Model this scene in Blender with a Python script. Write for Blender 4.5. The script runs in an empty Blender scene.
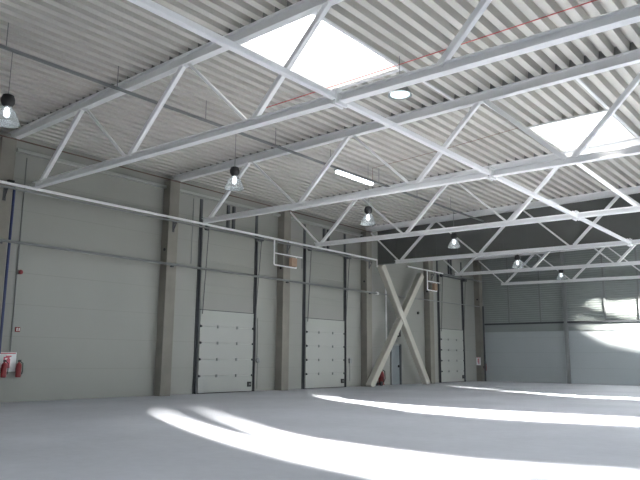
import bpy, math, random
from mathutils import Vector, Matrix

# ------------------------------------------------------------------ camera, light, exposure
SC = bpy.context.scene
COL = SC.collection
random.seed(4)

F_PX, YAW, PITCH, ROLL, EYE = 659.2, -0.691248, 0.177326, 0.0086557, 1.5
cam_data = bpy.data.cameras.new('camera')
cam_data.sensor_width = 36.0
cam_data.lens = 36.0 * F_PX / 640.0
cam_data.clip_end = 300
cam = bpy.data.objects.new('camera', cam_data)
COL.objects.link(cam)
fw = Vector((math.sin(YAW) * math.cos(PITCH), math.cos(YAW) * math.cos(PITCH), math.sin(PITCH)))
rt = Vector((math.cos(YAW), -math.sin(YAW), 0))
up = rt.cross(fw)
r2 = rt * math.cos(ROLL) + up * math.sin(ROLL)
u2 = -rt * math.sin(ROLL) + up * math.cos(ROLL)
m = Matrix((r2, u2, -fw)).transposed().to_4x4()
m.translation = Vector((0, 0, EYE))
cam.matrix_world = m
SC.camera = cam

world = bpy.data.worlds.new('sky')
SC.world = world
world.use_nodes = True
bg = world.node_tree.nodes['Background']
bg.inputs[0].default_value = (0.78, 0.88, 1.0, 1)
bg.inputs[1].default_value = 7.0

# darker ground below the horizon, pale sky above it
_nt = world.node_tree
_tc = _nt.nodes.new('ShaderNodeTexCoord')
_sp = _nt.nodes.new('ShaderNodeSeparateXYZ')
_rp = _nt.nodes.new('ShaderNodeValToRGB')
_rp.color_ramp.elements[0].position = 0.49
_rp.color_ramp.elements[0].color = (0.10, 0.10, 0.095, 1)
_rp.color_ramp.elements[1].position = 0.51
_rp.color_ramp.elements[1].color = (0.78, 0.88, 1.0, 1)
_ma = _nt.nodes.new('ShaderNodeMath'); _ma.operation = 'MULTIPLY_ADD'
_ma.inputs[1].default_value = 0.5; _ma.inputs[2].default_value = 0.5
_nt.links.new(_tc.outputs['Generated'], _sp.inputs[0])
_nt.links.new(_sp.outputs['Z'], _ma.inputs[0])
_nt.links.new(_ma.outputs[0], _rp.inputs['Fac'])
_nt.links.new(_rp.outputs['Color'], bg.inputs[0])

SUN_EL, SUN_AZ = math.radians(25), math.radians(20)
SUN_DIR = Vector((-math.cos(SUN_EL) * math.cos(SUN_AZ), math.cos(SUN_EL) * math.sin(SUN_AZ), -math.sin(SUN_EL)))
sun_data = bpy.data.lights.new('sun', 'SUN')
sun_data.energy = 80.0
sun_data.angle = math.radians(2.2)
sun_data.color = (1.0, 0.97, 0.92)
sun = bpy.data.objects.new('sun', sun_data)
COL.objects.link(sun)
sun.rotation_euler = SUN_DIR.to_track_quat('-Z', 'Y').to_euler()
sun.location = (20, -10, 25)
SKYLIGHT_STRENGTH = 3.4
ADDED_ROOFLIGHT_STRENGTH = 11.0

SC.view_settings.view_transform = 'Standard'
SC.view_settings.look = 'None'
SC.view_settings.exposure = 0.78
SC.view_settings.gamma = 1.0
SC.view_settings.use_curve_mapping = False
SC.cycles.max_bounces = 10
SC.cycles.diffuse_bounces = 7
SC.cycles.sample_clamp_indirect = 6.0

# ------------------------------------------------------------------ key dimensions
XW = -21.76                       # left wall plane
BAY, Y0 = 6.864, 9.772            # truss spacing, first truss
T = [Y0 + i * BAY for i in range(6)]
YB = 44.42                        # back wall plane
XR, YF = 20.0, -10.0              # right wall, wall behind the camera
def zb(x): return 6.67 - 0.0155 * (x + 19.6)      # underside of bottom chords
def zt(x): return 8.63 + 0.0065 * (x + 21.6)      # underside of top chords
CH = 0.28                                         # chord height
def zd(x): return zt(x) + CH                      # underside of roof deck

# ------------------------------------------------------------------ materials
def mat(name, col, rough=0.6, metal=0.0, emit=None, noise=0.0, nscale=3.0, bump=0.0, spec=0.5):
    mt = bpy.data.materials.new(name)
    mt.use_nodes = True
    nt = mt.node_tree
    b = nt.nodes['Principled BSDF']
    b.inputs['Base Color'].default_value = (*col, 1)
    b.inputs['Roughness'].default_value = rough
    b.inputs['Metallic'].default_value = metal
    b.inputs['Specular IOR Level'].default_value = spec
    if emit:
        b.inputs['Emission Color'].default_value = (*emit[0], 1)
        b.inputs['Emission Strength'].default_value = emit[1]
    if noise or bump:
        tc = nt.nodes.new('ShaderNodeTexCoord')
        n = nt.nodes.new('ShaderNodeTexNoise')
        n.inputs['Scale'].default_value = nscale
        n.inputs['Detail'].default_value = 6
        nt.links.new(tc.outputs['Object'], n.inputs['Vector'])
        if noise:
            r = nt.nodes.new('ShaderNodeValToRGB')
            r.color_ramp.elements[0].position = 0.3
            r.color_ramp.elements[1].position = 0.7
            r.color_ramp.elements[0].color = (*[c * (1 - noise) for c in col], 1)
            r.color_ramp.elements[1].color = (*[min(1, c * (1 + noise)) for c in col], 1)
            nt.links.new(n.outputs['Fac'], r.inputs['Fac'])
            nt.links.new(r.outputs['Color'], b.inputs['Base Color'])
        if bump:
            bp = nt.nodes.new('ShaderNodeBump')
            bp.inputs['Strength'].default_value = bump
            nt.links.new(n.outputs['Fac'], bp.inputs['Height'])
            nt.links.new(bp.outputs['Normal'], b.inputs['Normal'])
    return mt

def panel_mat(name, col, axis, pitch, width, dark, axis2=None, pitch2=1.0, rough=0.45):
    """sandwich panel: smooth metal with thin joint lines every pitch metres along an axis"""
    mt = bpy.data.materials.new(name)
    mt.use_nodes = True
    nt = mt.node_tree
    b = nt.nodes['Principled BSDF']
    b.inputs['Roughness'].default_value = rough
    tc = nt.nodes.new('ShaderNodeTexCoord')
    sp = nt.nodes.new('ShaderNodeSeparateXYZ')
    nt.links.new(tc.outputs['Object'], sp.inputs[0])
    def line(ax, p, w):
        a = nt.nodes.new('ShaderNodeMath'); a.operation = 'PINGPONG'
        a.inputs[1].default_value = p / 2
        nt.links.new(sp.outputs[ax], a.inputs[0])
        c = nt.nodes.new('ShaderNodeMath'); c.operation = 'LESS_THAN'
        c.inputs[1].default_value = w / 2
        nt.links.new(a.outputs[0], c.inputs[0])
        return c.outputs[0]
    f = line(axis, pitch, width)
    if axis2 is not None:
        g = line(axis2, pitch2, width)
        mx = nt.nodes.new('ShaderNodeMath'); mx.operation = 'MAXIMUM'
        nt.links.new(f, mx.inputs[0]); nt.links.new(g, mx.inputs[1])
        f = mx.outputs[0]
    n = nt.nodes.new('ShaderNodeTexNoise')
    n.inputs['Scale'].default_value = 0.35
    n.inputs['Detail'].default_value = 5
    nt.links.new(tc.outputs['Object'], n.inputs['Vector'])
    r = nt.nodes.new('ShaderNodeValToRGB')
    r.color_ramp.elements[0].position = 0.3; r.color_ramp.elements[1].position = 0.7
    r.color_ramp.elements[0].color = (*[c * 0.95 for c in col], 1)
    r.color_ramp.elements[1].color = (*[c * 1.03 for c in col], 1)
    nt.links.new(n.outputs['Fac'], r.inputs['Fac'])
    mix = nt.nodes.new('ShaderNodeMix'); mix.data_type = 'RGBA'
    nt.links.new(f, mix.inputs['Factor'])
    nt.links.new(r.outputs['Color'], mix.inputs['A'])
    mix.inputs['B'].default_value = (*[c * dark for c in col], 1)
    nt.links.new(mix.outputs['Result'], b.inputs['Base Color'])
    return mt

def floor_mat():
    mt = bpy.data.materials.new('power_floated_concrete')
    mt.use_nodes = True
    nt = mt.node_tree
    b = nt.nodes['Principled BSDF']
    tc = nt.nodes.new('ShaderNodeTexCoord')
    n1 = nt.nodes.new('ShaderNodeTexNoise'); n1.inputs['Scale'].default_value = 0.35; n1.inputs['Detail'].default_value = 8
    n2 = nt.nodes.new('ShaderNodeTexNoise'); n2.inputs['Scale'].default_value = 5.0; n2.inputs['Detail'].default_value = 6
    nt.links.new(tc.outputs['Object'], n1.inputs['Vector'])
    nt.links.new(tc.outputs['Object'], n2.inputs['Vector'])
    mx = nt.nodes.new('ShaderNodeMath'); mx.operation = 'MULTIPLY_ADD'
    mx.inputs[1].default_value = 0.35
    nt.links.new(n2.outputs['Fac'], mx.inputs[0]); nt.links.new(n1.outputs['Fac'], mx.inputs[2])
    r = nt.nodes.new('ShaderNodeValToRGB')
    r.color_ramp.elements[0].position = 0.42; r.color_ramp.elements[1].position = 0.95
    r.color_ramp.elements[0].color = (0.45, 0.468, 0.51, 1)
    r.color_ramp.elements[1].color = (0.60, 0.618, 0.665, 1)
    nt.links.new(mx.outputs[0], r.inputs['Fac'])
    nt.links.new(r.outputs['Color'], b.inputs['Base Color'])
    b.inputs['Roughness'].default_value = 0.6
    b.inputs['Specular IOR Level'].default_value = 0.35
    return mt

def glass_bell_mat():
    mt = bpy.data.materials.new('prismatic_reflector')
    mt.use_nodes = True
    nt = mt.node_tree
    b = nt.nodes['Principled BSDF']
    b.inputs['Base Color'].default_value = (0.55, 0.58, 0.58, 1)
    b.inputs['Roughness'].default_value = 0.15
    b.inputs['Metallic'].default_value = 0.3
    t = nt.nodes.new('ShaderNodeBsdfTransparent')
    mx = nt.nodes.new('ShaderNodeMixShader'); mx.inputs[0].default_value = 0.5
    nt.links.new(t.outputs[0], mx.inputs[1]); nt.links.new(b.outputs[0], mx.inputs[2])
    nt.links.new(mx.outputs[0], nt.nodes['Material Output'].inputs['Surface'])
    return mt

M = {}
M['floor'] = floor_mat()
M['wall'] = panel_mat('wall_panel_grey_white', (0.26, 0.264, 0.242), 2, 1.06, 0.022, 0.88)
M['wall_low'] = panel_mat('wall_panel_lower', (0.43, 0.465, 0.475), 2, 1.0, 0.02, 0.85)
M['wall_up'] = mat('wall_cladding_grey', (0.27, 0.295, 0.285), 0.5, noise=0.04, nscale=0.5)
M['deck'] = mat('roof_deck_coated_steel', (0.52, 0.505, 0.465), 0.45, noise=0.03, nscale=0.6)
M['steel'] = mat('white_painted_steel', (0.88, 0.88, 0.885), 0.4, noise=0.02, nscale=2)
M['concrete'] = mat('column_concrete', (0.205, 0.195, 0.17), 0.85, noise=0.10, nscale=1.6, bump=0.08)
M['brace'] = mat('brace_beige_paint', (0.45, 0.435, 0.38), 0.6, noise=0.04)
M['curtain'] = mat('smoke_curtain_grey', (0.095, 0.10, 0.095), 0.7, noise=0.06, nscale=1.2)
M['dark'] = mat('dark_grey_steel', (0.055, 0.06, 0.065), 0.5, noise=0.1)
M['grey'] = mat('mid_grey_metal', (0.22, 0.23, 0.23), 0.5, noise=0.05)
M['galv'] = mat('galvanised_pipe', (0.93, 0.93, 0.93), 0.3, 0.1, noise=0.03)
M['greypipe'] = mat('grey_pipe', (0.17, 0.18, 0.18), 0.4, 0.2, noise=0.04)
M['brown'] = mat('brown_sheathing', (0.10, 0.06, 0.045), 0.7, noise=0.1)
M['black'] = mat('black_plastic', (0.012, 0.012, 0.013), 0.5, noise=0.05)
M['red'] = mat('red_paint', (0.20, 0.009, 0.012), 0.4, noise=0.05)
M['redcable'] = mat('red_cable', (0.50, 0.10, 0.09), 0.6, noise=0.05)
M['tancable'] = mat('brown_cable', (0.24, 0.17, 0.13), 0.6, noise=0.05)
M['pink'] = mat('sign_red_print', (0.55, 0.10, 0.14), 0.5, noise=0.03)
M['signwhite'] = mat('sign_white', (0.80, 0.80, 0.80), 0.5, noise=0.02)
M['green'] = mat('exit_green', (0.03, 0.20, 0.11), 0.5, noise=0.03)
M['blue'] = mat('blue_pipe', (0.012, 0.025, 0.10), 0.4, noise=0.05)
M['door'] = mat('door_leaf_white', (0.345, 0.355, 0.33), 0.4, noise=0.02, nscale=0.8)
M['doorblue'] = mat('door_leaf_blue_grey', (0.15, 0.17, 0.185), 0.45, noise=0.03)
M['box'] = mat('brown_box', (0.36, 0.24, 0.17), 0.7, noise=0.06)
M['bell'] = glass_bell_mat()
M['bulb'] = mat('lamp_bulb', (1, 1, 1), 0.3, emit=((0.85, 0.93, 1.0), 4.0), noise=0.01)
M['lens'] = mat('lit_lamp_lens', (0.7, 0.75, 0.75), 0.3, emit=((0.62, 0.80, 0.85), 0.9), noise=0.02, nscale=9)
M['closure'] = mat('dark_foam_closure', (0.20, 0.20, 0.19), 0.8, noise=0.08)
M['tube'] = mat('fluorescent_tube', (1, 1, 1), 0.3, emit=((0.92, 0.95, 1.0), 5.0), noise=0.01)
M['rooflight'] = mat('added_rooflight_glow', (0.9, 0.9, 0.9), 0.4, emit=((0.95, 0.97, 1.0), ADDED_ROOFLIGHT_STRENGTH), noise=0.01)  # glow of the rooflights added outside the view
M['skylight'] = mat('skylight_pane_daylight', (0.9, 0.9, 0.9), 0.4, emit=((0.93, 0.97, 1.0), SKYLIGHT_STRENGTH), noise=0.01)

# ------------------------------------------------------------------ mesh helpers
class MB:
    def __init__(s): s.v = []; s.f = []
    def add(s, vs, fs):
        n = len(s.v); s.v += [Vector(p) for p in vs]; s.f += [tuple(i + n for i in f) for f in fs]; return s
    def box(s, x0, x1, y0, y1, z0, z1):
        return s.add([(x0, y0, z0), (x1, y0, z0), (x1, y1, z0), (x0, y1, z0), (x0, y0, z1), (x1, y0, z1), (x1, y1, z1), (x0, y1, z1)],
                     [(0, 3, 2, 1), (4, 5, 6, 7), (0, 1, 5, 4), (1, 2, 6, 5), (2, 3, 7, 6), (3, 0, 4, 7)])
    def prism(s, p, q, prof, upv=(0, 0, 1)):
        """closed profile [(side, up)...] swept from p to q"""
        p, q = Vector(p), Vector(q); d = (q - p).normalized(); upv = Vector(upv)
        sd = d.cross(upv).normalized(); u = sd.cross(d).normalized(); n = len(prof)
        vs = [p + sd * a + u * b for a, b in prof] + [q + sd * a + u * b for a, b in prof]
        fs = [(i, (i + 1) % n, n + (i + 1) % n, n + i) for i in range(n)]
        fs += [tuple(range(n))[::-1], tuple(range(n, 2 * n))]
        return s.add(vs, fs)
    def bar(s, p, q, w, h, upv=(0, 0, 1)):
        a, b = w / 2, h / 2; c = min(a, b) * 0.18
        return s.prism(p, q, [(-a, -b + c), (-a + c, -b), (a - c, -b), (a, -b + c), (a, b - c), (a - c, b), (-a + c, b), (-a, b - c)], upv)
    def ibeam(s, p, q, w, h, tf=0.018, tw=0.014, upv=(0, 0, 1)):
        a, b, c = w / 2, h / 2, tw / 2
        return s.prism(p, q, [(-a, -b), (a, -b), (a, -b + tf), (c, -b + tf), (c, b - tf), (a, b - tf), (a, b), (-a, b), (-a, b - tf), (-c, b - tf), (-c, -b + tf), (-a, -b + tf)], upv)
    def tube(s, pts, r, n=10):
        pts = [Vector(p) for p in pts]; rings = []
        ref = None
        for i, p in enumerate(pts):
            a = pts[max(i - 1, 0)]; b = pts[min(i + 1, len(pts) - 1)]; d = (b - a).normalized()
            if ref is None or abs(ref.dot(d)) > 0.95:
                ref = Vector((0, 0, 1)) if abs(d.z) < 0.9 else Vector((1, 0, 0))
            sd = d.cross(ref).normalized(); u = sd.cross(d).normalized(); ref = u
            rings.append([p + sd * r * math.cos(2 * math.pi * k / n) + u * r * math.sin(2 * math.pi * k / n) for k in range(n)])
        vs = [v for rg in rings for v in rg]; fs = []
        for i in range(len(rings) - 1):
            for k in range(n):
                fs.append((i * n + k, i * n + (k + 1) % n, (i + 1) * n + (k + 1) % n, (i + 1) * n + k))
        fs.append(tuple(range(n))[::-1]); fs.append(tuple(range((len(rings) - 1) * n, len(rings) * n)))
        return s.add(vs, fs)
    def lathe(s, c, prof, n=24, axis='Z', close=True):
        """prof: [(radius, height)...] about c"""
        c = Vector(c); vs = []
        for r, h in prof:
            for k in range(n):
                a = 2 * math.pi * k / n; x, y = r * math.cos(a), r * math.sin(a)
                vs.append(c + (Vector((x, y, h)) if axis == 'Z' else Vector((h, x, y)) if axis == 'X' else Vector((x, h, y))))
        fs = []
        for i in range(len(prof) - 1):
            for k in range(n):
                fs.append((i * n + k, i * n + (k + 1) % n, (i + 1) * n + (k + 1) % n, (i + 1) * n + k))
        if close:
            fs.append(tuple(range(n))[::-1]); fs.append(tuple(range((len(prof) - 1) * n, len(prof) * n)))
        return s.add(vs, fs)
    def build(s, name, material, parent=None, smooth=True, bevel=0.0):
        off = Vector((0, 0, 0))
        p = parent
        while p is not None: off += p.location; p = p.parent
        me = bpy.data.meshes.new(name)
        me.from_pydata([tuple(v - off) for v in s.v], [], s.f)
        me.materials.append(M[material])
        me.validate(); me.update()
        if smooth:
            me.polygons.foreach_set('use_smooth', [True] * len(me.polygons))
            me.set_sharp_from_angle(angle=math.radians(35))
        o = bpy.data.objects.new(name, me)
        COL.objects.link(o)
        if parent is not None: o.parent = parent
        if bevel:
            bv = o.modifiers.new('bevel', 'BEVEL'); bv.width = bevel; bv.segments = 2; bv.limit_method = 'ANGLE'
        return o

def tag(o, label=None, cat=None, group=None, kind=None):
    for k, v in (('label', label), ('category', cat), ('group', group), ('kind', kind)):
        if v: o[k] = v
    return o
def thing(name, loc, label, cat, group=None):
    o = bpy.data.objects.new(name, None)
    o.empty_display_size = 0.2
    COL.objects.link(o); o.location = loc
    return tag(o, label, cat, group)
def struct(o, label=None):
    return tag(o, label=label, kind='structure')
def copy_tree(o, parent=None):
    c = o.copy(); COL.objects.link(c)
    if parent is not None: c.parent = parent
    for ch in [x for x in bpy.data.objects if x.parent == o]:
        copy_tree(ch, c)
    return c
def recentre(o):
    """put a single-mesh thing's origin at the middle of its base"""
    vs = [v.co.copy() for v in o.data.vertices]
    c = Vector(((min(v.x for v in vs) + max(v.x for v in vs)) / 2, (min(v.y for v in vs) + max(v.y for v in vs)) / 2, min(v.z for v in vs)))
    o.data.transform(Matrix.Translation(-c)); o.location = c
    return o

# ------------------------------------------------------------------ the shell
fl = MB().box(XW - 0.3, XR + 0.3, YF - 0.3, YB + 0.4, -0.3, 0.0).build('floor', 'floor')
struct(fl, 'pale grey power-floated concrete floor with bands of sunlight')

wl = MB().box(XW - 0.25, XW, YF, YB + 0.3, 0, zd(XW) + 0.35).build('wall_left', 'wall')
struct(wl, 'grey white panel wall with the dock doors')
MBw = MB().box(XW, XR, YB, YB + 0.25, 0, 3.55)
wb = MBw.build('wall_back', 'wall_low')
struct(wb, 'far end wall, smooth pale panels below grey ribbed cladding')
# horizontally ribbed cladding of the back wall
cl = MB()
prof = []
z = 3.55
while z < 9.6:
    prof += [(0.0, z), (0.0, z + 0.08), (0.02, z + 0.10), (0.02, z + 0.13)]
    z += 0.15
vs, fs = [], []
for d, zz in prof: vs += [(XW, YB - 0.01 + d, zz), (XR, YB - 0.01 + d, zz)]
for i in range(len(prof) - 1): fs.append((2 * i, 2 * i + 1, 2 * i + 3, 2 * i + 2))
cl.add(vs, fs)
struct(cl.build('wall_cladding', 'wall_up', wb, smooth=False), 'grey horizontally ribbed cladding')
WY = 29.0  # start of the opening added in the unseen right wall to brighten the far end
wr = MB().box(XR, XR + 0.25, YF, YB + 0.3, 0, 4.3).box(XR, XR + 0.25, YF, YB + 0.3, 7.2, zd(XR) + 0.35).box(XR, XR + 0.25, YF, WY, 4.3, 7.2)
for yy in (WY, T[4], YB - 0.5):
    wr.box(XR, XR + 0.25, yy, yy + 0.4, 4.3, 7.2)
struct(wr.build('wall_right', 'wall'), 'far right wall with an added unseen opening for daylight')
wf = MB().box(XW, XR, YF - 0.25, YF, 0, 3.2).box(XW, XR, YF - 0.25, YF, 5.2, zd(XR) + 0.35)  # gap between the boxes is added to light the truss webs from behind
for a, b in ((XW, -12), (-4.2, -3.8), (3.8, XR)): wf.box(a, b, YF - 0.25, YF, 3.2, 5.2)
struct(wf.build('wall_front', 'wall'), 'wall behind the camera with added unseen openings for daylight')

# sill flashing and rail that divide the back wall
struct(MB().box(XW, XR, YB - 0.05, YB, 3.42, 3.92).build('trim_1', 'wall_up'), 'grey flashing strip across the far wall')
struct(MB().box(XW, XR, YB - 0.14, YB - 0.05, 3.92, 4.04).build('trim_2', 'dark'), 'dark rail across the far wall')
for i, x in enumerate((-19.40, -17.15, -12.92, -10.85, -8.7, -6.5)):
    struct(MB().ibeam((x, YB - 0.035, 4.04), (x, YB - 0.035, zd(x)), 0.10, 0.05, upv=(0, 1, 0)).build('trim_%d' % (i + 3), 'grey'), 'dark upright on the upper far wall')

# ---- roof deck: trapezoidal ribs along y, open at the rooflights and along unseen curved slots added to shape the sun bands
PITCH_R = 0.37
SKY = {1: (-11.26, -8.72, 10.10, 13.70), 2: (-7.98, -5.42, 20.25, 23.35)}      # the two rooflights in view
YS = [YF] + T[1:5] + [YB]
YS = [YF, T[0], T[1], T[2], T[3], T[4], YB]
XRB = [2.0, 0.4, -1.6, -3.2, -4.8, -6.4]                                       # where the ribs end in each bay
EX, EY = XW - 0.05, XR + 0.2

# sun slots: curves of the sunlit bands on floor and back wall, carried back along the sun to the roof
def lerp_curve(pts, x):
    if x <= pts[0][0]: return pts[0][1]
    for (x0, y0), (x1, y1) in zip(pts, pts[1:]):
        if x <= x1: return y0 + (y1 - y0) * (x - x0) / (x1 - x0)
    return pts[-1][1]
def to_roof(pts, zr=9.08):
    out = []
    for p in pts:
        t = (zr - p[2]) / -SUN_DIR.z
        out.append((p[0] - SUN_DIR.x * t, p[1] - SUN_DIR.y * t))
    return sorted(out)
def fl_pts(l): return [(x, y, 0.0) for x, y in l]
def wl_pts(l): return [(x, YB, z) for x, z in l]
SLOTS = [(to_roof(fl_pts(a)), to_roof(fl_pts(b))) for a, b in (
    # lower / upper edge of each sunlit band on the floor
    ([(-17.4, 13.245), (-15, 11.520), (-13.2, 10.520), (-10.5, 9.220), (-8.5, 8.400), (-6.5, 7.750), (-4.5, 7.375), (-3.4, 7.675), (-2.2, 7.995)],
     [(-17.4, 13.255), (-15, 11.580), (-13.2, 10.620), (-10.5, 9.440), (-8.5, 8.800), (-6.5, 8.350), (-4.5, 8.025), (-3.4, 8.025), (-2.2, 8.045)]),
    ([(-16.5, 13.945), (-13, 11.820), (-10.5, 10.440), (-8.5, 9.370), (-6.5, 8.800), (-4.5, 8.750), (-3.4, 9.125), (-2, 9.840), (-1, 10.290)],
     [(-16.5, 13.955), (-13, 11.880), (-10.5, 10.560), (-8.5, 9.730), (-6.5, 9.400), (-4.5, 9.250), (-3.4, 9.475), (-2, 9.960), (-1, 10.310)]),
    ([(-21.7, 25.750), (-18.5, 22.040), (-15.4, 19.630), (-12.6, 18.200), (-10.2, 16.900), (-8, 16.500), (-5.5, 16.900), (-3, 17.800), (-1, 18.600)],
     [(-21.7, 25.850), (-18.5, 22.160), (-15.4, 19.870), (-12.6, 19.100), (-10.2, 18.800), (-8, 18.900), (-5.5, 19.300), (-3, 19.400), (-1, 18.900)]),
    ([(-19.5, 35.290), (-17, 33.350), (-14, 31.240), (-12, 29.850), (-9.5, 28.500), (-7.2, 28.050), (-4, 28.000)],
     [(-19.5, 35.310), (-17, 33.450), (-14, 31.460), (-12, 30.350), (-9.5, 29.700), (-7.2, 29.950), (-4, 30.000)]),
)]
def wall_slot(low, high):     # low z edge of the wall band lies further from the wall than... keep sorted by y
    a, b = to_roof(wl_pts(low)), to_roof(wl_pts(high))
    return (a, b) if lerp_curve(a, a[1][0]) < lerp_curve(b, a[1][0]) else (b, a)
SLOTS.append(wall_slot([(-15, 4.6), (-14.5, 4.05), (-13.6, 3.45), (-12.8, 3.05), (-12.2, 2.8), (-10.6, 2.45), (-7, 2.2), (-4, 2.2)],
                       [(-15, 4.63), (-14.5, 4.13), (-13.6, 3.68), (-12.8, 3.7), (-12.2, 3.75), (-10.6, 3.85), (-7, 3.8), (-4, 3.8)]))
SLOTS.append(wall_slot([(-16, 5.9), (-15, 5.55), (-14, 5.3), (-13, 4.95), (-12.2, 4.6), (-11.4, 4.4), (-10.6, 4.2), (-7, 4.05), (-4, 4.05)],
                       [(-16, 5.93), (-15, 5.63), (-14, 5.42), (-13, 5.15), (-12.2, 5.15), (-11.4, 5.2), (-10.6, 5.1), (-7, 5), (-4, 5)]))

dk = MB()
cells = []                       # profile segments (x0, dz0, x1, dz1)
x = XW
while x < 2.1:
    for a, da, b, db in ((0, 0, .175, 0), (.175, 0, .195, .22), (.195, .22, .35, .22), (.35, .22, .37, 0)):
        cells.append((x + a, da, x + b, db))
    x += PITCH_R
for bay in range(6):
    ya, yb = YS[bay], YS[bay + 1]
    xmax = XRB[bay]
    xe = max(c[2] for c in cells if c[0] < xmax)
    dk.add([(xe, ya, zd(xe)), (xe, yb, zd(xe)), (xe, yb, zd(xe) + 0.25), (xe, ya, zd(xe) + 0.25)], [(0, 1, 2, 3)])
    for x0, d0, x1, d1 in cells:
        if x0 >= xmax: continue
        spans = [(ya, yb)]
        for sx0, sx1, sy0, sy1 in SKY.values():
            if sx0 < (x0 + x1) / 2 < sx1:
                ns = []
                for p, q in spans:
                    if sy1 <= p or sy0 >= q: ns.append((p, q)); continue
                    if sy0 > p: ns.append((p, sy0))
                    if sy1 < q: ns.append((sy1, q))
                spans = ns
        for p, q in spans:
            dk.add([(x0, p, zd(x0) + d0), (x1, p, zd(x1) + d1), (x1, q, zd(x1) + d1), (x0, q, zd(x0) + d0)], [(0, 3, 2, 1)])
# weather skin above the ribs' joints and the plain part of the roof with the curved slots
GX = 0.4
xg = -6.4
while xg < XR + 0.2:
    xn = xg + GX
    i0 = next((i for i in range(6) if XRB[i] <= xg + 0.01), None)
    if i0 is not None:
        ys = YS[i0]
        segs = []
        for lo, hi in SLOTS:
            if xg >= lo[0][0] - 0.01 and xn <= lo[-1][0] + 0.01:
                segs.append((lerp_curve(lo, xg), lerp_curve(lo, xn), lerp_curve(hi, xg), lerp_curve(hi, xn)))
        segs.sort()
        c0 = c1 = ys
        def quad(a0, a1, b0, b1):
            if b0 <= a0 and b1 <= a1: return
            dk.add([(xg, a0, zd(xg)), (xn, a1, zd(xn)), (xn, b1, zd(xn)), (xg, b0, zd(xg))], [(0, 3, 2, 1)])
        for l0, l1, h0, h1 in segs:
            if h0 <= c0: continue
            quad(c0, c1, max(l0, c0), max(l1, c1)); c0, c1 = h0, h1
        quad(c0, c1, YB, YB)
    xg = xn
ce = dk.build('ceiling', 'deck', smooth=False)
struct(ce, 'white trapezoidal steel roof deck carried on the trusses')

# foam closures that fill the ribs where the deck sits on a truss
pf = MB()
x = XW + 0.4
while x < 1.6:
    k = round((x - XW) / PITCH_R); xa = XW + k * PITCH_R
    for y in T[:5]:
        if any(a - 0.1 < xa + 0.2 < b + 0.1 and c - 0.3 < y < d + 0.3 for a, b, c, d in SKY.values()): continue
        z0 = zd(xa + 0.26)
        pf.add([(xa + q, yy, z0 + h) for yy in (y - 0.09, y + 0.09) for q, h in ((0.178, 0.004), (0.197, 0.214), (0.348, 0.214), (0.367, 0.004))],
               [(0, 1, 2, 3), (7, 6, 5, 4), (0, 3, 7, 4), (1, 5, 6, 2), (0, 4, 5, 1), (3, 2, 6, 7)])
    x += PITCH_R
struct(pf.build('profile_closure', 'closure', ce, smooth=False), 'dark closures filling the deck ribs above the trusses')

def skylight(idx, x0, x1, y0, y1, full0, full1, label=None):
    """roof window: curb walls, pane set above the deck, trimmers along the bay, header"""
    zc = zd((x0 + x1) / 2)
    fr = MB()
    t = 0.03
    for a, b, c, d in ((x0 - t, x0, y0 - t, y1 + t), (x1, x1 + t, y0 - t, y1 + t), (x0, x1, y0 - t, y0), (x0, x1, y1, y1 + t)):
        fr.box(a, b, c, d, zc - 0.03, zc + 0.36)
    o = fr.build('window_%d' % idx, 'deck')
    struct(o, label)
    struct(MB().box(x0 - t, x1 + t, y0 - t, y1 + t, zc + 0.362, zc + 0.40).build('pane', 'skylight', o, smooth=False), 'glowing white pane' if label else None)
    tr = MB()
    for xx in (x0 - 0.07, x1 + 0.07):
        tr.box(xx - 0.04, xx + 0.04, full0, full1, zc - 0.045, zc - 0.005)
    struct(tr.build('trimmer', 'steel', o))
    hd = MB()
    yy = y1 + 0.09 if y0 - full0 < full1 - y1 else y0 - 0.09
    hd.box(x0 - 0.03, x1 + 0.03, yy - 0.05, yy + 0.05, zc - 0.05, zc - 0.005)
    struct(hd.build('header', 'steel', o))
    return o
skylight(1, *SKY[1], T[0] + 0.1, T[1] - 0.1, 'large bright rooflight nearest the camera, above the first truss')
skylight(2, *SKY[2], T[1] + 0.1, T[2] - 0.1, 'large bright rooflight further right, by the third truss')
# unseen glowing panels added under the plain part of the roof to light the hall
ADDED_SKY = [(4.2, 6.7, -6.0, -2.6), (3.0, 5.5, 24.6, 28.0), (3.0, 5.5, 17.5, 20.6), (10.0, 12.5, 18.5, 21.6),
           (3.0, 5.5, 31.5, 34.6), (9.0, 11.5, 31.5, 34.6), (-4.0, -1.5, 33.0, 36.2)]
k = 3
for x0, x1, y0, y1 in ADDED_SKY:
    zc = min(zd(x0), zd(x1)) - 0.06
    o = MB().box(x0, x1, y0, y1, zc - 0.02, zc + 0.05).build('window_%d' % k, 'steel')
    struct(o)
    struct(MB().box(x0 + 0.05, x1 - 0.05, y0 + 0.05, y1 - 0.05, zc - 0.035, zc - 0.022).build('pane', 'rooflight', o, smooth=False))
    k += 1

# ------------------------------------------------------------------ concrete columns along the left wall
CW, CD = 0.50, 0.42
def column(y):
    c = thing('concrete_column', (XW + CD / 2, y, 0), '', 'column', 'concrete columns along the left wall')
    MB().box(XW, XW + CD, y - CW / 2, y + CW / 2, 0, zt(XW) - 0.02).build('shaft', 'concrete', c, bevel=0.02)
    MB().lathe((0, 0, 0), [(0.055, 0), (0.055, 0.03)], 12, 'Y').add([], []) if False else None
    h = MB().lathe((XW + CD * 0.6, y - CW / 2 - 0.025, 5.75), [(0.06, 0.0), (0.06, 0.03)], 12, 'Y')
    h.build('socket', 'black', c)
    MB().box(XW + 0.02, XW + CD + 0.12, y - 0.16, y + 0.16, zt(XW) - 0.02, zt(XW) - 0.002).build('bearing_plate', 'grey', c)
    return c
col0 = column(T[0] - 0.19)
cols = [col0]
for i in range(1, 6):
    c = copy_tree(col0); cols.append(c)
    c.location.y = T[i] - 0.19
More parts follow.
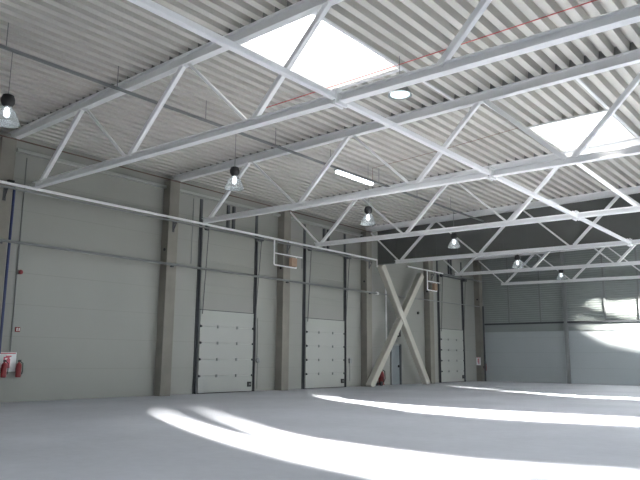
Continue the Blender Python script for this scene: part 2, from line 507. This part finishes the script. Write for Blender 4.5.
cols[5].location.y = T[5] - 0.02
for c, l in zip(cols, (
    'concrete column at the left edge of the photo beside the blue pipe',
    'concrete column between the blank wall bay and the first dock door',
    'concrete column between the first and second dock doors',
    'concrete column right of the second dock door, left of the cross brace',
    'concrete column right of the cross brace, left of the third dock door',
    'concrete column in the far corner behind the third dock door')):
    c['label'] = l

# ------------------------------------------------------------------ roof trusses
XEND = 6.0
def make_truss(y, ends, mid=True):
    t = thing('roof_truss', (XW, y, 0), '', 'roof truss', 'white roof trusses')
    h = CH / 2
    MB().ibeam((XW + 0.06, y, zt(XW) + h), (XEND, y, zt(XEND) + h), 0.20, CH).build('top_chord', 'steel', t, smooth=False)
    MB().ibeam((-19.72, y, zb(-19.72) + 0.09), (XEND, y, zb(XEND) + 0.09), 0.19, 0.18).build('bottom_chord', 'steel', t, smooth=False)
    bn = [-19.45 + 4.66 * i for i in range(6)]
    tn = [-21.55 + 0.0] + [-17.17 + 4.68 * i for i in range(5)]
    for i, b in enumerate(bn):
        zl = lambda xx: zb(xx) + 0.17
        if i < len(tn) and (i or ends) and (i != 3 or mid):       # tie diagonal: from a top node down to this bottom node
            a = tn[i] + 0.10
            w = 0.13 if i == 3 else 0.075
            MB().bar((a, y, zt(a) + 0.02), (b - 0.10, y, zl(b)), w, w, (0, 1, 0)).build('diagonal', 'steel', t)
        if i + 1 < len(tn):   # strut: from this bottom node up to the next top node
            a = tn[i + 1] - 0.10
            MB().bar((b + 0.12, y, zl(b)), (a, y, zt(a) + 0.02), 0.125, 0.125, (0, 1, 0)).build('diagonal', 'steel', t)
    x = -7.62
    sp = MB()
    for s in (-0.05, 0.05):
        sp.box(x + s - 0.025, x + s + 0.025, y - 0.17, y + 0.17, zb(x) - 0.07, zb(x) + 0.25)
    sp.build('splice_plate', 'steel', t, bevel=0.004)
    MB().box(XW + 0.06, XW + 0.36, y - 0.1, y + 0.1, zt(XW) - 0.001, zt(XW) + 0.012).build('end_plate', 'steel', t)
    return t
tr0, tr1, tr2 = make_truss(T[0], False, False), make_truss(T[1], False), make_truss(T[2], True)
trusses = [tr0, tr1, tr2] + [copy_tree(tr2) for _ in range(3)]
for i, c in enumerate(trusses):
    c.location.y = T[i] if i < 5 else T[5] - 0.12
for c, l in zip(trusses, (
    'white steel roof truss nearest the camera, crossing the large bright rooflight',
    'second white roof truss from the camera, just below the smaller lit strip lamp',
    'third white roof truss, its bottom chord brightly lit below the second rooflight',
    'fourth white roof truss, standing directly before the dark grey smoke curtain',
    'fifth white roof truss, seen below the dark grey smoke curtain',
    'farthest white roof truss, close to the ribbed far wall')):
    c['label'] = l
trusses[1]['label'] = 'second white roof truss from the camera, its chord running just under the lit strip lamp'

# longitudinal tie tubes between the bottom chords
def tie(y0, y1, x=-7.62):
    o = MB().bar((x, y0 + 0.175, zb(x) + 0.08), (x, y1 - 0.175, zb(x) + 0.08), 0.12, 0.12).build('tie_tube', 'steel')
    return recentre(o)
ties = [tie(T[0] - BAY, T[0]), tie(T[0], T[1]), tie(T[1], T[2]), tie(T[2], T[3])]
for o, l in zip(ties, (
    'white square tie tube from the top of the photo to the nearest truss',
    'white square tie tube linking the nearest and second trusses',
    'white square tie tube linking the second and third trusses',
    'white square tie tube linking the third and fourth trusses')):
    tag(o, l, 'tie tube', 'tie tubes between the trusses')

# dark smoke curtain hung behind the fourth truss
yc = T[3] + 0.16
sc_ = thing('smoke_curtain', (-10, yc, 6.6), 'dark grey smoke curtain hanging below the roof behind the fourth truss', 'smoke curtain')
cu = MB()
xs = XW + 0.75
while xs < XEND:
    xe = min(xs + 1.25, XEND)
    cu.add([(xs, yc, zb(xs) + 0.04), (xe, yc, zb(xe) + 0.04), (xe, yc, zd(xe)), (xs, yc, zd(xs)),
            (xs, yc + 0.02, zb(xs) + 0.04), (xe, yc + 0.02, zb(xe) + 0.04), (xe, yc + 0.02, zd(xe)), (xs, yc + 0.02, zd(xs))],
           [(0, 1, 2, 3), (7, 6, 5, 4), (0, 4, 5, 1), (1, 5, 6, 2), (2, 6, 7, 3), (3, 7, 4, 0)])
    cu.box(xe - 0.02, xe + 0.02, yc - 0.015, yc, zb(xe) + 0.05, zd(xe) - 0.01)
    xs = xe
cu.build('sheet', 'curtain', sc_, smooth=False)
MB().bar((XW + 0.75, yc + 0.01, zb(XW) + 0.02), (XEND, yc + 0.01, zb(XEND) + 0.02), 0.05, 0.05).build('bottom_rail', 'grey', sc_)

# eaves beams between the columns and the brown pipe run above them
for i, l in enumerate(('white eaves beam above the blank wall bay', 'white eaves beam above the first dock door', 'white eaves beam above the second dock door')):
    y0, y1 = T[i] + 0.22, T[i + 1] - 0.32
    o = MB().bar((XW + 0.09, y0, 8.37), (XW + 0.09, y1, 8.37), 0.16, 0.11).build('eaves_beam', 'door')
    tag(recentre(o), l, 'beam', 'eaves beams along the left wall')
o = MB().tube([(XW + 0.5, 6.0, 8.60), (XW + 0.5, T[3] - 0.1, 8.58)], 0.025, 8).build('cable', 'brown')
tag(recentre(o), 'brown cable running along the top of the left wall under the deck edge', 'cable')

# ------------------------------------------------------------------ dock doors
def dock_door(y0, y1):
    yc = (y0 + y1) / 2
    d = bpy.data.objects.new('door_1', None); COL.objects.link(d); d.location = (XW, yc, 0); struct(d)
    n, hp = 5, 0.69
    leaf = MB()
    for i in range(n):
        z0 = 0.03 + i * hp
        leaf.box(XW + 0.05, XW + 0.095, y0 + 0.12, y1 - 0.12, z0 + 0.008, z0 + hp - 0.008)
        leaf.box(XW + 0.05, XW + 0.085, y0 + 0.12, y1 - 0.12, z0 - 0.008, z0 + 0.008)
    leaf.build('door_leaf', 'door', d, bevel=0.006)
    MB().box(XW + 0.05, XW + 0.10, y0 + 0.12, y1 - 0.12, 0.0, 0.03).build('bottom_seal', 'black', d)
    up_ = MB()
    for z0, z1 in ((3.50, 4.55), (4.56, 5.6), (5.61, 6.9)):
        up_.box(XW + 0.001, XW + 0.03, y0 + 0.14, y1 - 0.14, z0, z1)
    up_.build('upper_panel', 'wall', d, bevel=0.004)
    MB().box(XW + 0.03, XW + 0.10, y0 + 0.12, y1 - 0.12, 3.465, 3.495).build('top_edge', 'dark', d)
    for i in range(1, n):
        z0 = 0.03 + i * hp
        for f in (0.333, 0.667):
            y = y0 + (y1 - y0) * f
            MB().box(XW + 0.095, XW + 0.125, y - 0.035, y + 0.035, z0 - 0.06, z0 + 0.06).build('hinge', 'grey', d)
        for y in (y0 + 0.16, y1 - 0.16):
            MB().lathe((XW + 0.12, y, z0), [(0.05, -0.03), (0.05, 0.03)], 10, 'Y').build('roller', 'dark', d)
    hb = MB().box(XW + 0.095, XW + 0.15, y1 - 0.42, y1 - 0.20, 0.22, 0.44).build('handle_plate', 'black', d, bevel=0.01)
    MB().box(XW + 0.15, XW + 0.17, y1 - 0.35, y1 - 0.27, 0.30, 0.36).build('handle', 'greypipe', hb)
    for y in (y0, y1):
        g = MB().box(XW, XW + 0.13, y - 0.02, y + 0.02, 0.0, 7.0)
        g.box(XW, XW + 0.04, y - 0.07, y + 0.07, 0.0, 8.25)
        g.build('guide_track', 'dark', d)
    for f in (0.455, 0.555):
        y = y0 + (y1 - y0) * f
        MB().box(XW, XW + 0.10, y - 0.06, y + 0.06, 7.12, 8.25).build('bracket_post', 'dark', d)
    MB().tube([(XW + 0.24, y0 + 0.05, 6.98), (XW + 0.24, y1 - 0.02, 6.98)], 0.045, 10).build('torsion_shaft', 'dark', d)
    for y in (y0 + 0.17, y1 - 0.13):
        MB().lathe((XW + 0.24, y, 6.98), [(0.11, -0.06), (0.11, 0.06)], 16, 'Y').build('cable_drum', 'dark', d)
    MB().tube([(XW + 0.26, y0 + 0.26, 6.95), (XW + 0.13, y0 + 0.20, 3.3)], 0.016, 6).build('lift_cable', 'dark', d)
    MB().tube([(XW + 0.26, y1 + 0.12, 6.95), (XW + 0.13, y1 - 0.04, 3.3)], 0.016, 6).build('lift_cable', 'dark', d)
    MB().box(XW + 0.12, XW + 0.36, y1 - 0.16, y1 + 0.16, 6.86, 7.08).build('shaft_bracket', 'dark', d)
    return d
d1 = dock_door(18.2, 21.58)
d2 = copy_tree(d1); d2.name = 'door_2'; d2.location.y = (25.0 + 28.45) / 2
d3 = copy_tree(d1); d3.name = 'door_3'; d3.location.y = (38.5 + 41.95) / 2
for d, l in ((d1, 'white sectional dock door left of the third concrete column, nearest the camera'),
             (d2, 'white sectional dock door with a sunlit bottom edge, in the middle of the left wall'),
             (d3, 'white sectional dock door at the far end of the left wall')):
    d['label'] = l

# small blue-grey pedestrian door between the brace legs
d4 = bpy.data.objects.new('door_4', None); COL.objects.link(d4); d4.location = (XW, 33.35, 0)
struct(d4, 'narrow blue grey pedestrian door between the legs of the cross brace')
MB().box(XW + 0.02, XW + 0.06, 32.92, 33.74, 0.01, 2.27).build('door_leaf', 'doorblue', d4, bevel=0.004)
fr = MB()
fr.box(XW, XW + 0.09, 32.84, 32.92, 0, 2.35); fr.box(XW, XW + 0.09, 32.92, 33.74, 2.27, 2.35)
fr.build('frame', 'grey', d4)
MB().box(XW, XW + 0.12, 33.74, 33.88, 0, 2.35).build('jamb', 'dark', d4)
MB().box(XW + 0.06, XW + 0.13, 33.55, 33.68, 1.0, 1.14).build('handle', 'black', d4)

# ------------------------------------------------------------------ cross brace
XB = XW + 0.69
cb = thing('cross_brace', (XB, 34.0, 0), 'beige X-shaped cross brace between two concrete columns', 'cross brace')
MB().bar((XB - 0.02, 29.80, 0.0), (XB - 0.02, 35.32, 6.62), 0.40, 0.36, (1, 0, 0)).build('brace', 'brace', cb)
MB().bar((XB + 0.02, 35.75, 0.0), (XB + 0.02, 30.90, 6.75), 0.40, 0.36, (1, 0, 0)).build('brace', 'brace', cb)

# ------------------------------------------------------------------ pipes on the left wall
def wall_bracket(y, parent, zp, d):
    b = MB()
    b.tube([(XW + CD + 0.02, y, zp - 0.13), (XW + d, y, zp - 0.13)], 0.02, 6)
    b.tube([(XW + CD + 0.03, y, zp - 0.42), (XW + d, y, zp - 0.13)], 0.02, 6)
    b.box(XW + CD + 0.002, XW + CD + 0.022, y - 0.05, y + 0.05, zp - 0.5, zp - 0.08)
    return b.build('bracket', 'dark', parent)
DU = 0.62
p = thing('sprinkler_pipe', (XW + DU, 20, 7.0), 'long silver pipe along the left wall above the first two dock doors', 'pipe')
MB().tube([(XW + DU, 4.0, 7.03), (XW + DU, 30.6, 7.02), (XW + DU, 30.66, 7.0), (XW + DU, 30.68, 6.95), (XW + DU, 30.68, 6.62)], 0.048, 10).build('pipe', 'galv', p)
MB().tube([(XW + DU - 0.03, 4.0, 6.90), (XW + DU - 0.03, 30.0, 6.89)], 0.035, 8).build('return_pipe', 'greypipe', p)
for i in range(4): wall_bracket(T[i] - 0.2, p, 6.98, DU)
p = thing('sprinkler_pipe', (XW + DU, 40, 7.0), 'short silver pipe at the far end of the left wall, above the third dock door', 'pipe')
MB().tube([(XW + DU, 33.9, 7.02), (XW + DU, 38.2, 7.02)], 0.045, 10).build('pipe', 'galv', p)
MB().tube([(XW + DU, 38.2, 7.02), (XW + DU, 44.3, 7.02)], 0.047, 10).build('far_length', 'greypipe', p)
wall_bracket(T[4] - 0.2, p, 6.98, DU)
DL = 0.50
p = thing('conduit', (XW + DL, 20, 5.1), 'grey pipe with a white end cap along the left wall at mid height', 'pipe')
MB().tube([(XW + DL, 4.0, 5.16), (XW + DL, 30.75, 5.14)], 0.05, 10).build('pipe', 'greypipe', p)
MB().lathe((XW + DL, 30.83, 5.14), [(0.04, -0.1), (0.09, -0.08), (0.09, 0.06), (0.05, 0.1)], 12, 'Y').build('end_cap', 'signwhite', p)
for i in range(4): MB().box(XW + CD + 0.002, XW + DL + 0.03, T[i] - 0.26, T[i] - 0.16, 5.04, 5.10).build('clamp', 'dark', p)
o = MB().tube([(XW + 0.455, 30.95, 5.14), (XW + 0.455, 43.7, 5.22)], 0.028, 8).build('conduit', 'grey')
tag(recentre(o), 'thin dark pipe crossing the cross brace at mid height towards the far corner', 'pipe')

def pipe_loop(y, label, dy=1.55):
    r = thing('pipe_loop', (XW + DU, y, 5.77), label, 'pipe frame', 'white pipe loops hanging from the silver pipe')
    X = XW + DU + 0.09
    MB().tube([(X, y, 6.99), (X, y, 5.82), (X, y + 0.03, 5.78), (X, y + 0.07, 5.77), (X, y + dy, 5.77)], 0.035, 8).build('loop_pipe', 'steel', r)
    MB().tube([(X, y + 0.04, 6.33), (X, y + dy + 0.42, 6.33)], 0.03, 8).build('cross_pipe', 'steel', r)
    MB().tube([(X, y + dy, 5.77), (X, y + dy, 6.33)], 0.03, 8).build('riser', 'steel', r)
    MB().tube([(X, y + dy + 0.42, 6.36), (X, y + dy + 0.42, 5.80)], 0.02, 8).build('riser', 'greypipe', r)
    MB().tube([(X, y + 0.95, 6.99), (X, y + 0.95, 6.36)], 0.014, 6).build('hanger', 'greypipe', r)
    MB().box(X - 0.1, X + 0.1, y + dy - 0.42, y + dy - 0.04, 5.82, 6.24).build('valve_box', 'box', r, bevel=0.02)
    return r
pipe_loop(22.1, 'white pipe loop with a brown box on the column between the first two dock doors')
lp = pipe_loop(36.05, 'white pipe loop with a brown box on the column right of the cross brace', 1.15)

# ------------------------------------------------------------------ wall equipment
o = MB().tube([(XW + 0.36, T[0] + 0.14, 7.0), (XW + 0.36, T[0] + 0.14, 1.55)], 0.045, 10).build('blue_pipe', 'blue')
tag(recentre(o), 'dark blue pipe rising beside the concrete column at the left edge', 'pipe')
o = MB().tube([(XW + 0.03, 10.40, 8.2), (XW + 0.03, 10.42, 1.62)], 0.02, 6).build('conduit', 'greypipe')
tag(recentre(o), 'thin grey conduit running down the wall just right of the blue pipe', 'conduit')
o = MB().tube([(XW + 0.03, 17.75, 8.2), (XW + 0.03, 17.75, 5.35)], 0.016, 6).build('cable', 'grey')
tag(recentre(o), 'thin grey cable hanging on the wall left of the first dock door', 'cable')
o = MB().tube([(XW + 0.03, 32.40, 5.9), (XW + 0.03, 32.42, 2.2)], 0.045, 8).build('conduit', 'steel')
tag(recentre(o), 'pale vertical conduit behind the left side of the cross brace', 'conduit')

b = thing('alarm_bell', (XW + 0.05, 10.42, 4.25), 'small dark red alarm sounder on the thin conduit at the left', 'alarm')
MB().lathe((XW + 0.05, 10.50, 4.25), [(0.05, 0.02), (0.075, 0.03), (0.075, 0.07), (0.04, 0.10)], 16, 'X').build('sounder', 'red', b)
MB().box(XW, XW + 0.07, 10.46, 10.54, 4.19, 4.31).build('base', 'black', b)
b = thing('call_point', (XW, 10.60, 2.3), 'small red and white fire call point above the fire extinguishers at the left', 'call point')
MB().box(XW, XW + 0.05, 10.52, 10.68, 2.27, 2.43).build('housing', 'red', b, bevel=0.01)
for yy in (10.555, 10.625):
    MB().box(XW + 0.05, XW + 0.056, yy, yy + 0.025, 2.30, 2.40).build('marking', 'signwhite', b)

def ext_sign(x, y0, y1, z0, z1, label, face='x'):
    """white sign with a red extinguisher pictogram, facing +x or -y"""
    s = thing('fire_sign', (x, y0, z0), label, 'sign')
    h = z1 - z0; w = y1 - y0
    def bx(a, b, c, d, t0, t1):
        if face == 'x': return (x + t0, x + t1, y0 + a * w, y0 + b * w, z0 + c * h, z0 + d * h)
        return (x + a * w, x + b * w, y0 - t1, y0 - t0, z0 + c * h, z0 + d * h)
    MB().box(*bx(0, 1, 0, 1, 0.0, 0.015)).build('board', 'signwhite', s)
    g = MB()
    g.box(*bx(0.46, 0.66, 0.18, 0.66, 0.015, 0.019))       # body
    g.box(*bx(0.50, 0.62, 0.66, 0.76, 0.015, 0.019))       # neck
    g.box(*bx(0.40, 0.72, 0.76, 0.83, 0.015, 0.019))       # lever
    g.box(*bx(0.28, 0.36, 0.36, 0.72, 0.015, 0.019))       # hose
    g.box(*bx(0.28, 0.50, 0.70, 0.76, 0.015, 0.019))
    g.box(*bx(0.05, 0.95, 0.92, 0.97, 0.015, 0.019))       # border line
    g.build('pictogram', 'pink', s)
    return s
ext_sign(XW + 0.012, 10.06, 10.64, 0.98, 1.60, 'white board with a red extinguisher pictogram on the wall at the left edge')

def extinguisher(x, y, z, label, h=0.5, r=0.085):
    e = thing('fire_extinguisher', (x, y, z), label, 'fire extinguisher', 'wall hung fire extinguishers')
    MB().lathe((x, y, z), [(r * .8, 0), (r, 0.02), (r, h * .78), (r * .8, h * .88), (r * .35, h * .95), (r * .3, h)], 20).build('cylinder', 'red', e)
    v = MB().box(x - 0.03, x + 0.05, y - 0.03, y + 0.03, z + h, z + h + 0.05).box(x, x + 0.12, y - 0.015, y + 0.015, z + h + 0.04, z + h + 0.06)
    v.build('valve', 'black', e)
    MB().tube([(x, y + 0.03, z + h + 0.02), (x + 0.03, y + r + 0.03, z + h - 0.05), (x + 0.03, y + r + 0.03, z + h * .4), (x + 0.02, y + r + 0.02, z + h * .2)], 0.014, 8).build('hose', 'black', e)
    MB().box(x - r - 0.035, x - r + 0.01, y - 0.05, y + 0.05, z + h * .3, z + h * .6).build('wall_hook', 'black', e)
    return e
extinguisher(XW + 0.17, 10.20, 0.80, 'red fire extinguisher hanging at the lower left of the white fire board')
extinguisher(XW + 0.17, 10.68, 0.80, 'red fire extinguisher hanging at the lower right of the white fire board')
ys = cols[5].location.y - CW / 2
ext_sign(XW + 0.03, ys, ys + 0.33, 1.10, 1.66, 'white sign with a pictogram on the concrete column in the far corner', face='y')
extinguisher(XW + CD + 0.16, cols[5].location.y - 0.02, 0.72, 'red fire extinguisher on the concrete column in the far corner', 0.55, 0.09)

b = thing('door_control', (XW, 21.85, 1.3), 'grey round control box on the wall right of the first dock door', 'control box')
MB().lathe((XW + 0.008, 21.85, 1.38), [(0.12, 0.0), (0.12, 0.08), (0.06, 0.11)], 16, 'X').build('box', 'grey', b)
MB().tube([(XW + 0.025, 21.82, 1.5), (XW + 0.025, 21.80, 3.3)], 0.018, 6).build('conduit', 'greypipe', b)
MB().tube([(XW + 0.025, 21.85, 1.26), (XW + 0.025, 21.85, 0.1)], 0.012, 6).build('lower_conduit', 'greypipe', b)
b = thing('door_control', (XW, 28.9, 1.3), 'small grey control box on the wall right of the second dock door', 'control box')
MB().box(XW, XW + 0.1, 28.78, 28.98, 1.25, 1.5).build('box', 'grey', b, bevel=0.01)
MB().tube([(XW + 0.025, 28.88, 1.25), (XW + 0.025, 28.88, 0.3)], 0.015, 6).build('conduit', 'grey', b)

b = thing('exit_sign', (XW, 32.35, 1.6), 'green exit sign on the wall beside the pedestrian door', 'sign')
MB().box(XW, XW + 0.03, 32.02, 32.60, 1.62, 1.90).build('plate', 'green', b)
a = MB(); a.box(XW + 0.03, XW + 0.036, 32.12, 32.30, 1.74, 1.78); a.add([(XW + 0.036, 32.30, 1.70), (XW + 0.036, 32.40, 1.76), (XW + 0.036, 32.30, 1.82)], [(0, 1, 2)])
a.build('arrow', 'signwhite', b)
b = thing('emergency_lamp', (XW, 33.5, 2.9), 'pale wall lamp with a dark side above the pedestrian door', 'wall lamp')
MB().box(XW + 0.004, XW + 0.12, 33.15, 33.62, 2.86, 3.55).build('lamp_body', 'signwhite', b, bevel=0.02)
MB().box(XW + 0.004, XW + 0.14, 33.63, 33.80, 2.80, 3.60).build('side_cover', 'black', b)
o = MB().box(XW, XW + 0.03, 33.2, 33.6, 2.48, 2.62).build('door_plate', 'grey', bevel=0.005)
tag(recentre(o), 'small grey plate directly above the pedestrian door', 'sign')
o = MB().lathe((XW + 0.0, 35.97, 2.36), [(0.09, 0.0), (0.09, 0.06), (0.05, 0.09)], 14, 'X')
o = MB().lathe((XW, 36.0, 4.35), [(0.09, 0.0), (0.09, 0.06), (0.05, 0.09)], 14, 'X').build('wall_socket', 'black')
tag(recentre(o), 'small black round box on the wall right of the cross brace', 'wall box')
o = MB().box(XW + 0.1, XW + 0.36, T[3] - 0.64, T[3] - 0.46, 7.98, 8.34).build('junction_box', 'dark', bevel=0.01)
tag(recentre(o), 'dark box high on the wall beside the column at the end of the silver pipe', 'box')
o = MB().box(XW + CD, XW + CD + 0.14, T[0] - 0.16, T[0] + 0.04, 7.12, 7.18).build('junction_box', 'black', bevel=0.01)
tag(recentre(o), 'small black box on the left-edge concrete column above the silver pipe', 'box')
o = MB().bar((XW + CD + 0.22, T[5] - 0.2, 0.0), (XW + CD + 0.22, T[5] - 0.2, 5.25), 0.10, 0.10, (0, 1, 0)).build('downpipe', 'dark')
tag(recentre(o), 'dark vertical pipe in front of the far corner column', 'pipe')

# wheeled extinguisher at the foot of the brace
xe, ye = XW + 0.26, 31.45
w = thing('fire_extinguisher_trolley', (xe, ye, 0), 'large red wheeled fire extinguisher at the left foot of the cross brace', 'fire extinguisher')
MB().lathe((xe, ye + 0.06, 0.07), [(0.12, 0), (0.16, 0.03), (0.17, 0.5), (0.14, 0.66), (0.06, 0.76), (0.045, 0.82)], 24).build('cylinder', 'red', w)
MB().box(xe - 0.04, xe + 0.06, ye, ye + 0.12, 0.88, 0.96).build('valve', 'black', w, bevel=0.01)
for s in (-0.17, 0.17):
    MB().lathe((xe + s, ye - 0.16, 0.13), [(0.07, -0.03), (0.13, -0.025), (0.13, 0.025), (0.07, 0.03)], 20, 'X').build('wheel', 'black', w)
MB().tube([(xe - 0.17, ye - 0.16, 0.13), (xe + 0.17, ye - 0.16, 0.13)], 0.02, 8).build('axle', 'black', w)
hd = MB()
for s in (-0.12, 0.12): hd.tube([(xe + s, ye - 0.17, 0.13), (xe + s, ye - 0.04, 0.85), (xe + s * .8, ye, 1.05)], 0.016, 8)
hd.tube([(xe - 0.1, ye, 1.05), (xe + 0.1, ye, 1.05)], 0.018, 8)
hd.build('handle', 'red', w)
MB().tube([(xe + 0.02, ye + 0.1, 0.9), (xe + 0.15, ye + 0.2, 0.8), (xe + 0.17, ye + 0.2, 0.4), (xe + 0.18, ye + 0.05, 0.2), (xe + 0.18, ye - 0.02, 0.5)], 0.02, 8).build('hose', 'black', w)
MB().box(xe - 0.14, xe + 0.14, ye - 0.1, ye + 0.24, 0.03, 0.07).build('foot', 'red', w)

# steel post of the far wall
o = MB().ibeam((-15.40, YB - 0.20, 0), (-15.40, YB - 0.20, zd(-15.4) - 0.25), 0.20, 0.20, 0.03, 0.02, (0, 1, 0)).build('steel_post', 'grey', smooth=False)
tag(recentre(o), 'grey steel post standing against the far wall from floor to roof', 'post')

# ------------------------------------------------------------------ cable tray, strip lamp, high bay lamps
XT, ZT = -14.47, 8.36
tray = thing('cable_tray', (XT, 16, ZT), 'dark cable tray hanging under the deck along the building on the left', 'cable tray')
tb = MB()
tb.box(XT - 0.04, XT + 0.04, 2.0, T[3] + 0.1, ZT, ZT + 0.012)
tb.box(XT - 0.04, XT - 0.03, 2.0, T[3] + 0.1, ZT, ZT + 0.06); tb.box(XT + 0.03, XT + 0.04, 2.0, T[3] + 0.1, ZT, ZT + 0.06)
tb.build('trough', 'grey', tray, smooth=False)
MB().tube([(XT - 0.02, 2.0, ZT + 0.035), (XT - 0.02, T[3] + 0.1, ZT + 0.035)], 0.022, 8).build('cable', 'dark', tray)
for y in (6.2, 9.1, 12.1, 15.1, 18.0, 21.1, 24.0, 27.0):
    MB().tube([(XT + 0.035, y, ZT + 0.02), (XT + 0.035, y, zd(XT) + 0.12)], 0.012, 6).build('hanger', 'grey', tray)

s = thing('strip_lamp', (XT, 19.5, ZT - 0.1), 'lit fluorescent strip lamp under the dark cable tray', 'strip lamp')
MB().box(XT - 0.08, XT + 0.08, 18.35, 20.75, ZT - 0.05, ZT - 0.003).build('housing', 'doorblue', s, bevel=0.01)
tb = MB().bar((XT, 18.45, ZT - 0.10), (XT, 20.65, ZT - 0.10), 0.15, 0.09)
tb.build('diffuser', 'tube', s)

def high_bay(x, y, z, label, top=ZT, lens=False):
    """z = middle of the lamp"""
    l = thing('high_bay_lamp', (x, y, z), label, 'hanging lamp', 'glass high bay lamps under the roof')
    MB().lathe((x, y, z), [(0.05, 0.36), (0.12, 0.33), (0.15, 0.24), (0.15, 0.16), (0.12, 0.10), (0.08, 0.06)], 20).build('gear_housing', 'black', l)
    MB().lathe((x, y, z), [(0.08, 0.08), (0.11, 0.04), (0.19, -0.06), (0.25, -0.18), (0.29, -0.30), (0.305, -0.34),
                           (0.295, -0.34), (0.28, -0.30), (0.24, -0.18), (0.18, -0.06), (0.10, 0.03), (0.07, 0.06)], 28, close=False).build('bell', 'grey' if lens else 'bell', l)
    if lens: MB().lathe((x, y, z), [(0.24, -0.29), (0.24, -0.325), (0.12, -0.345)], 28).build('lens', 'lens', l)
    MB().lathe((x, y, z), [(0.01, 0.06), (0.05, 0.03), (0.075, -0.08), (0.06, -0.17), (0.01, -0.20)], 16).build('bulb', 'bulb', l)
    MB().tube([(x, y, z + 0.34), (x, y, top)], 0.010, 6).build('suspension_wire', 'grey', l)
    return l
h0 = high_bay(XT, 6.37, 6.965, 'glass high bay lamp at the left edge of the photo, left of the nearest truss', ZT - 0.002)
for y, zz, l in ((13.36, 6.90, 'glass high bay lamp above the first dock door, before the second truss'),
                 (20.15, 6.88, 'glass high bay lamp hanging below the lit strip lamp, before the third truss'),
                 (27.3, 6.96, 'pale high bay lamp hanging in front of the dark smoke curtain')):
    c = copy_tree(h0); c.location = (XT, y, zz); c['label'] = l
    if 20 < y < 21: c.location.x = -14.29
    w = [o for o in bpy.data.objects if o.parent == c and o.name.startswith('suspension')][0]
    w.scale.z = ((zd(-14.29) + 0.02 if 20 < y < 21 else ZT - 0.002) - zz) / (ZT - 0.002 - 6.965)
far_deck = zd(-14.3) + 0.02
h4 = high_bay(-14.3, 34.1, 6.75, 'left one of the two small bright high bay lamps near the far wall', far_deck)
c = copy_tree(h4); c.location = (-14.3, 40.7, 6.75); c['label'] = 'bright high bay lamp farthest away, beside the grey post of the far wall'
c = high_bay(-8.38, 13.2, 8.20, 'large high bay lamp seen from below, right of the large rooflight', 8.20 + (zd(-8.38) + 0.02 - 8.20) / 0.72, True)
c.scale = (1, 1, 0.72)

# cables of the rooflight openers
def sag(p, q, n=14, s=0.03):
    p, q = Vector(p), Vector(q)
    return [p.lerp(q, i / n) + Vector((0, 0, -s * 4 * (i / n) * (1 - i / n))) for i in range(n + 1)]
o = MB().tube(sag((-13.6, 13.52, zd(-13.6) - 0.02), (4.0, 13.52, zd(4) - 0.02)), 0.013, 6).build('cable', 'redcable')
tag(recentre(o), 'thin red cable strung under the deck past the edge of the large rooflight', 'cable')
o = MB().tube([(XT, 20.72, ZT + 0.06)] + sag((XT, 20.72, zd(XT) - 0.03), (-7.95, 19.95, zd(-7.95) - 0.02)), 0.011, 6).build('cable', 'tancable')
tag(recentre(o), 'thin brown cable from the cable tray to the second rooflight', 'cable')
